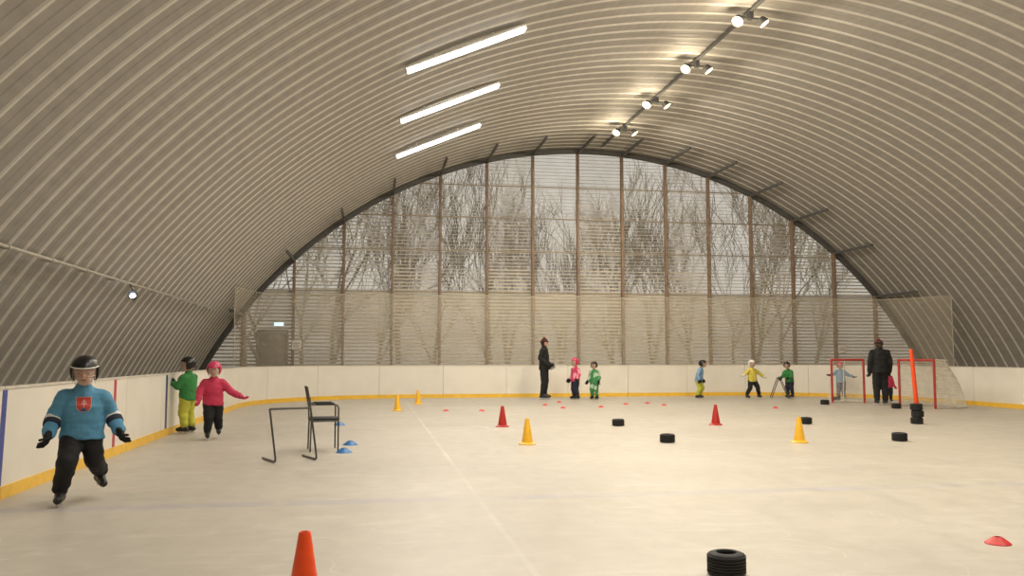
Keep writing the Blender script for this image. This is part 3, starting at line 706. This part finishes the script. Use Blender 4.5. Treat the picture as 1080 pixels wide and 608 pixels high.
for i in range(nx):
    for j in range(nz):
        q = ccol((i+.5)/nx-.5, (j+.5)/nz-.5)
        if q >= 0: mb.f.append([vid(i, j), vid(i+1, j), vid(i+1, j+1), vid(i, j+1)]); mb.m.append(q)
mesh_obj("crest", mb, [mat("crest_white", (210, 190, 182)), mat("crest_red", (192, 72, 60)), mat("crest_blue", (74, 82, 130))], parent=jk, label="red shield with white double cross", smooth=0)
for s_ in 'LR':
    a = P['el'+s_]; b = P['wr'+s_]
    for t0_, t1_, mm in ((.12, .30, mwhite), (.30, .55, mnavy)):
        r_ = lambda t: .033*1.34*(1-t)+.028*1.34*t+.6*(.014*1.34+.021)+.005
        mb = MB(); mb.tube([a.lerp(b, t0_), a.lerp(b, (t0_+t1_)/2), a.lerp(b, t1_)], [r_(t0_), r_((t0_+t1_)/2)+.001, r_(t1_)], 20); mesh_obj("sleeve_stripe", mb, mm, parent=jk)
person("child in green jacket and lime trousers leaning on the boards", W(-3.06, 15.2), D(-115), 1.32, True, mgreen, mlime, mblack, hblk,
    dict(elR=(-.15, -.04, .61), wrR=(-.14, -.13, .66), elL=(.15, -.04, .60), wrL=(.13, -.12, .64)), hyaw=D(40), bulk=.006)
person("child in pink jacket and helmet striding with arms spread", W(-2.46, 14.1), D(12), 1.25, True, mpink, mblack, mpink, hpink,
    dict(elL=(.20, -.06, .60), wrL=(.31, -.10, .54), elR=(-.165, -.05, .60), wrR=(-.17, -.15, .52), knR=(-.05, -.10, .27), anR=(-.06, -.08, .10), knL=(.06, -.0, .28), anL=(.08, .12, .13)), hyaw=D(-15), hpitch=D(15), lean=(0, -.06), vox=.014, bulk=.006)
person("adult coach in dark winter clothes and bobble hat, side-on", W(5.15, 25.49), D(62), 1.88, False, mblack, mblack, mblack, cloth("hat_dark", (34, 26, 30)),
    dict(elL=(.13, .03, .66), wrL=(.09, -.07, .56), elR=(-.13, .03, .66), wrR=(-.09, -.07, .56)), gear=cloth("hat_red", (150, 44, 54)), hyaw=D(20))
person("child in patterned pink jacket and pink helmet facing the coach", W(6.02, 25.06), D(-70), 1.28, True, mpinkp, mnavy, mblack, hpink)
person("child in patterned green jacket and dark helmet", W(6.58, 24.97), D(-45), 1.17, True, mgreenp, mgreenp, mblack, hblk)
person("child in pale blue top and lime trousers leaning forward", W(9.87, 25.01), D(55), 1.22, True, mpale, mlime, mblack, hblk, dict(knL=(.08, -.08, .27), anL=(.12, .02, .10), knR=(-.07, -.06, .27)), lean=(.0, -.10))
person("child in yellow jacket and white helmet with arms out", W(11.5, 24.74), D(10), 1.22, True, myel, mblack, mwhite, hwht,
    dict(elR=(-.19, -.03, .65), wrR=(-.29, -.06, .60), elL=(.19, -.03, .63), wrL=(.27, -.06, .56), knR=(-.1, -.04, .27), anR=(-.15, .02, .10), knL=(.11, -.06, .28), anL=(.18, .0, .11)), lean=(-.04, -.03))
person("child in green jacket leaning on a skating support frame", W(12.88, 25.05), D(-62), 1.16, True, mgreen, mnavy, mblack, hblk,
    dict(elR=(-.15, -.10, .58), wrR=(-.12, -.22, .54), elL=(.15, -.10, .58), wrL=(.12, -.22, .54)), lean=(0, -.10), hyaw=D(35))
person("child in pale blue jacket with arms out beside the goal", W(14.4, 24.7), D(-10), 1.16, True, mpale, cloth("grey", (80, 88, 110)), mblack, hpink,
    dict(elR=(-.19, -.03, .64), wrR=(-.29, -.06, .62), elL=(.19, -.03, .62), wrL=(.29, -.06, .58)), lean=(-.03, -.05))
person("adult coach in bulky black jacket seen from behind", W(13.42, 21.05), D(165), 1.78, False, mblack, mblack, mblack, cloth("hat_dark2", (34, 28, 32)), gear=cloth("hat_red2", (150, 45, 60)), hpitch=D(15), bulk=.03)
person("small child in pink jacket behind the coach", W(14.58, 22.5), D(-10), .95, True, mpink, mnavy, mpink, hpink)
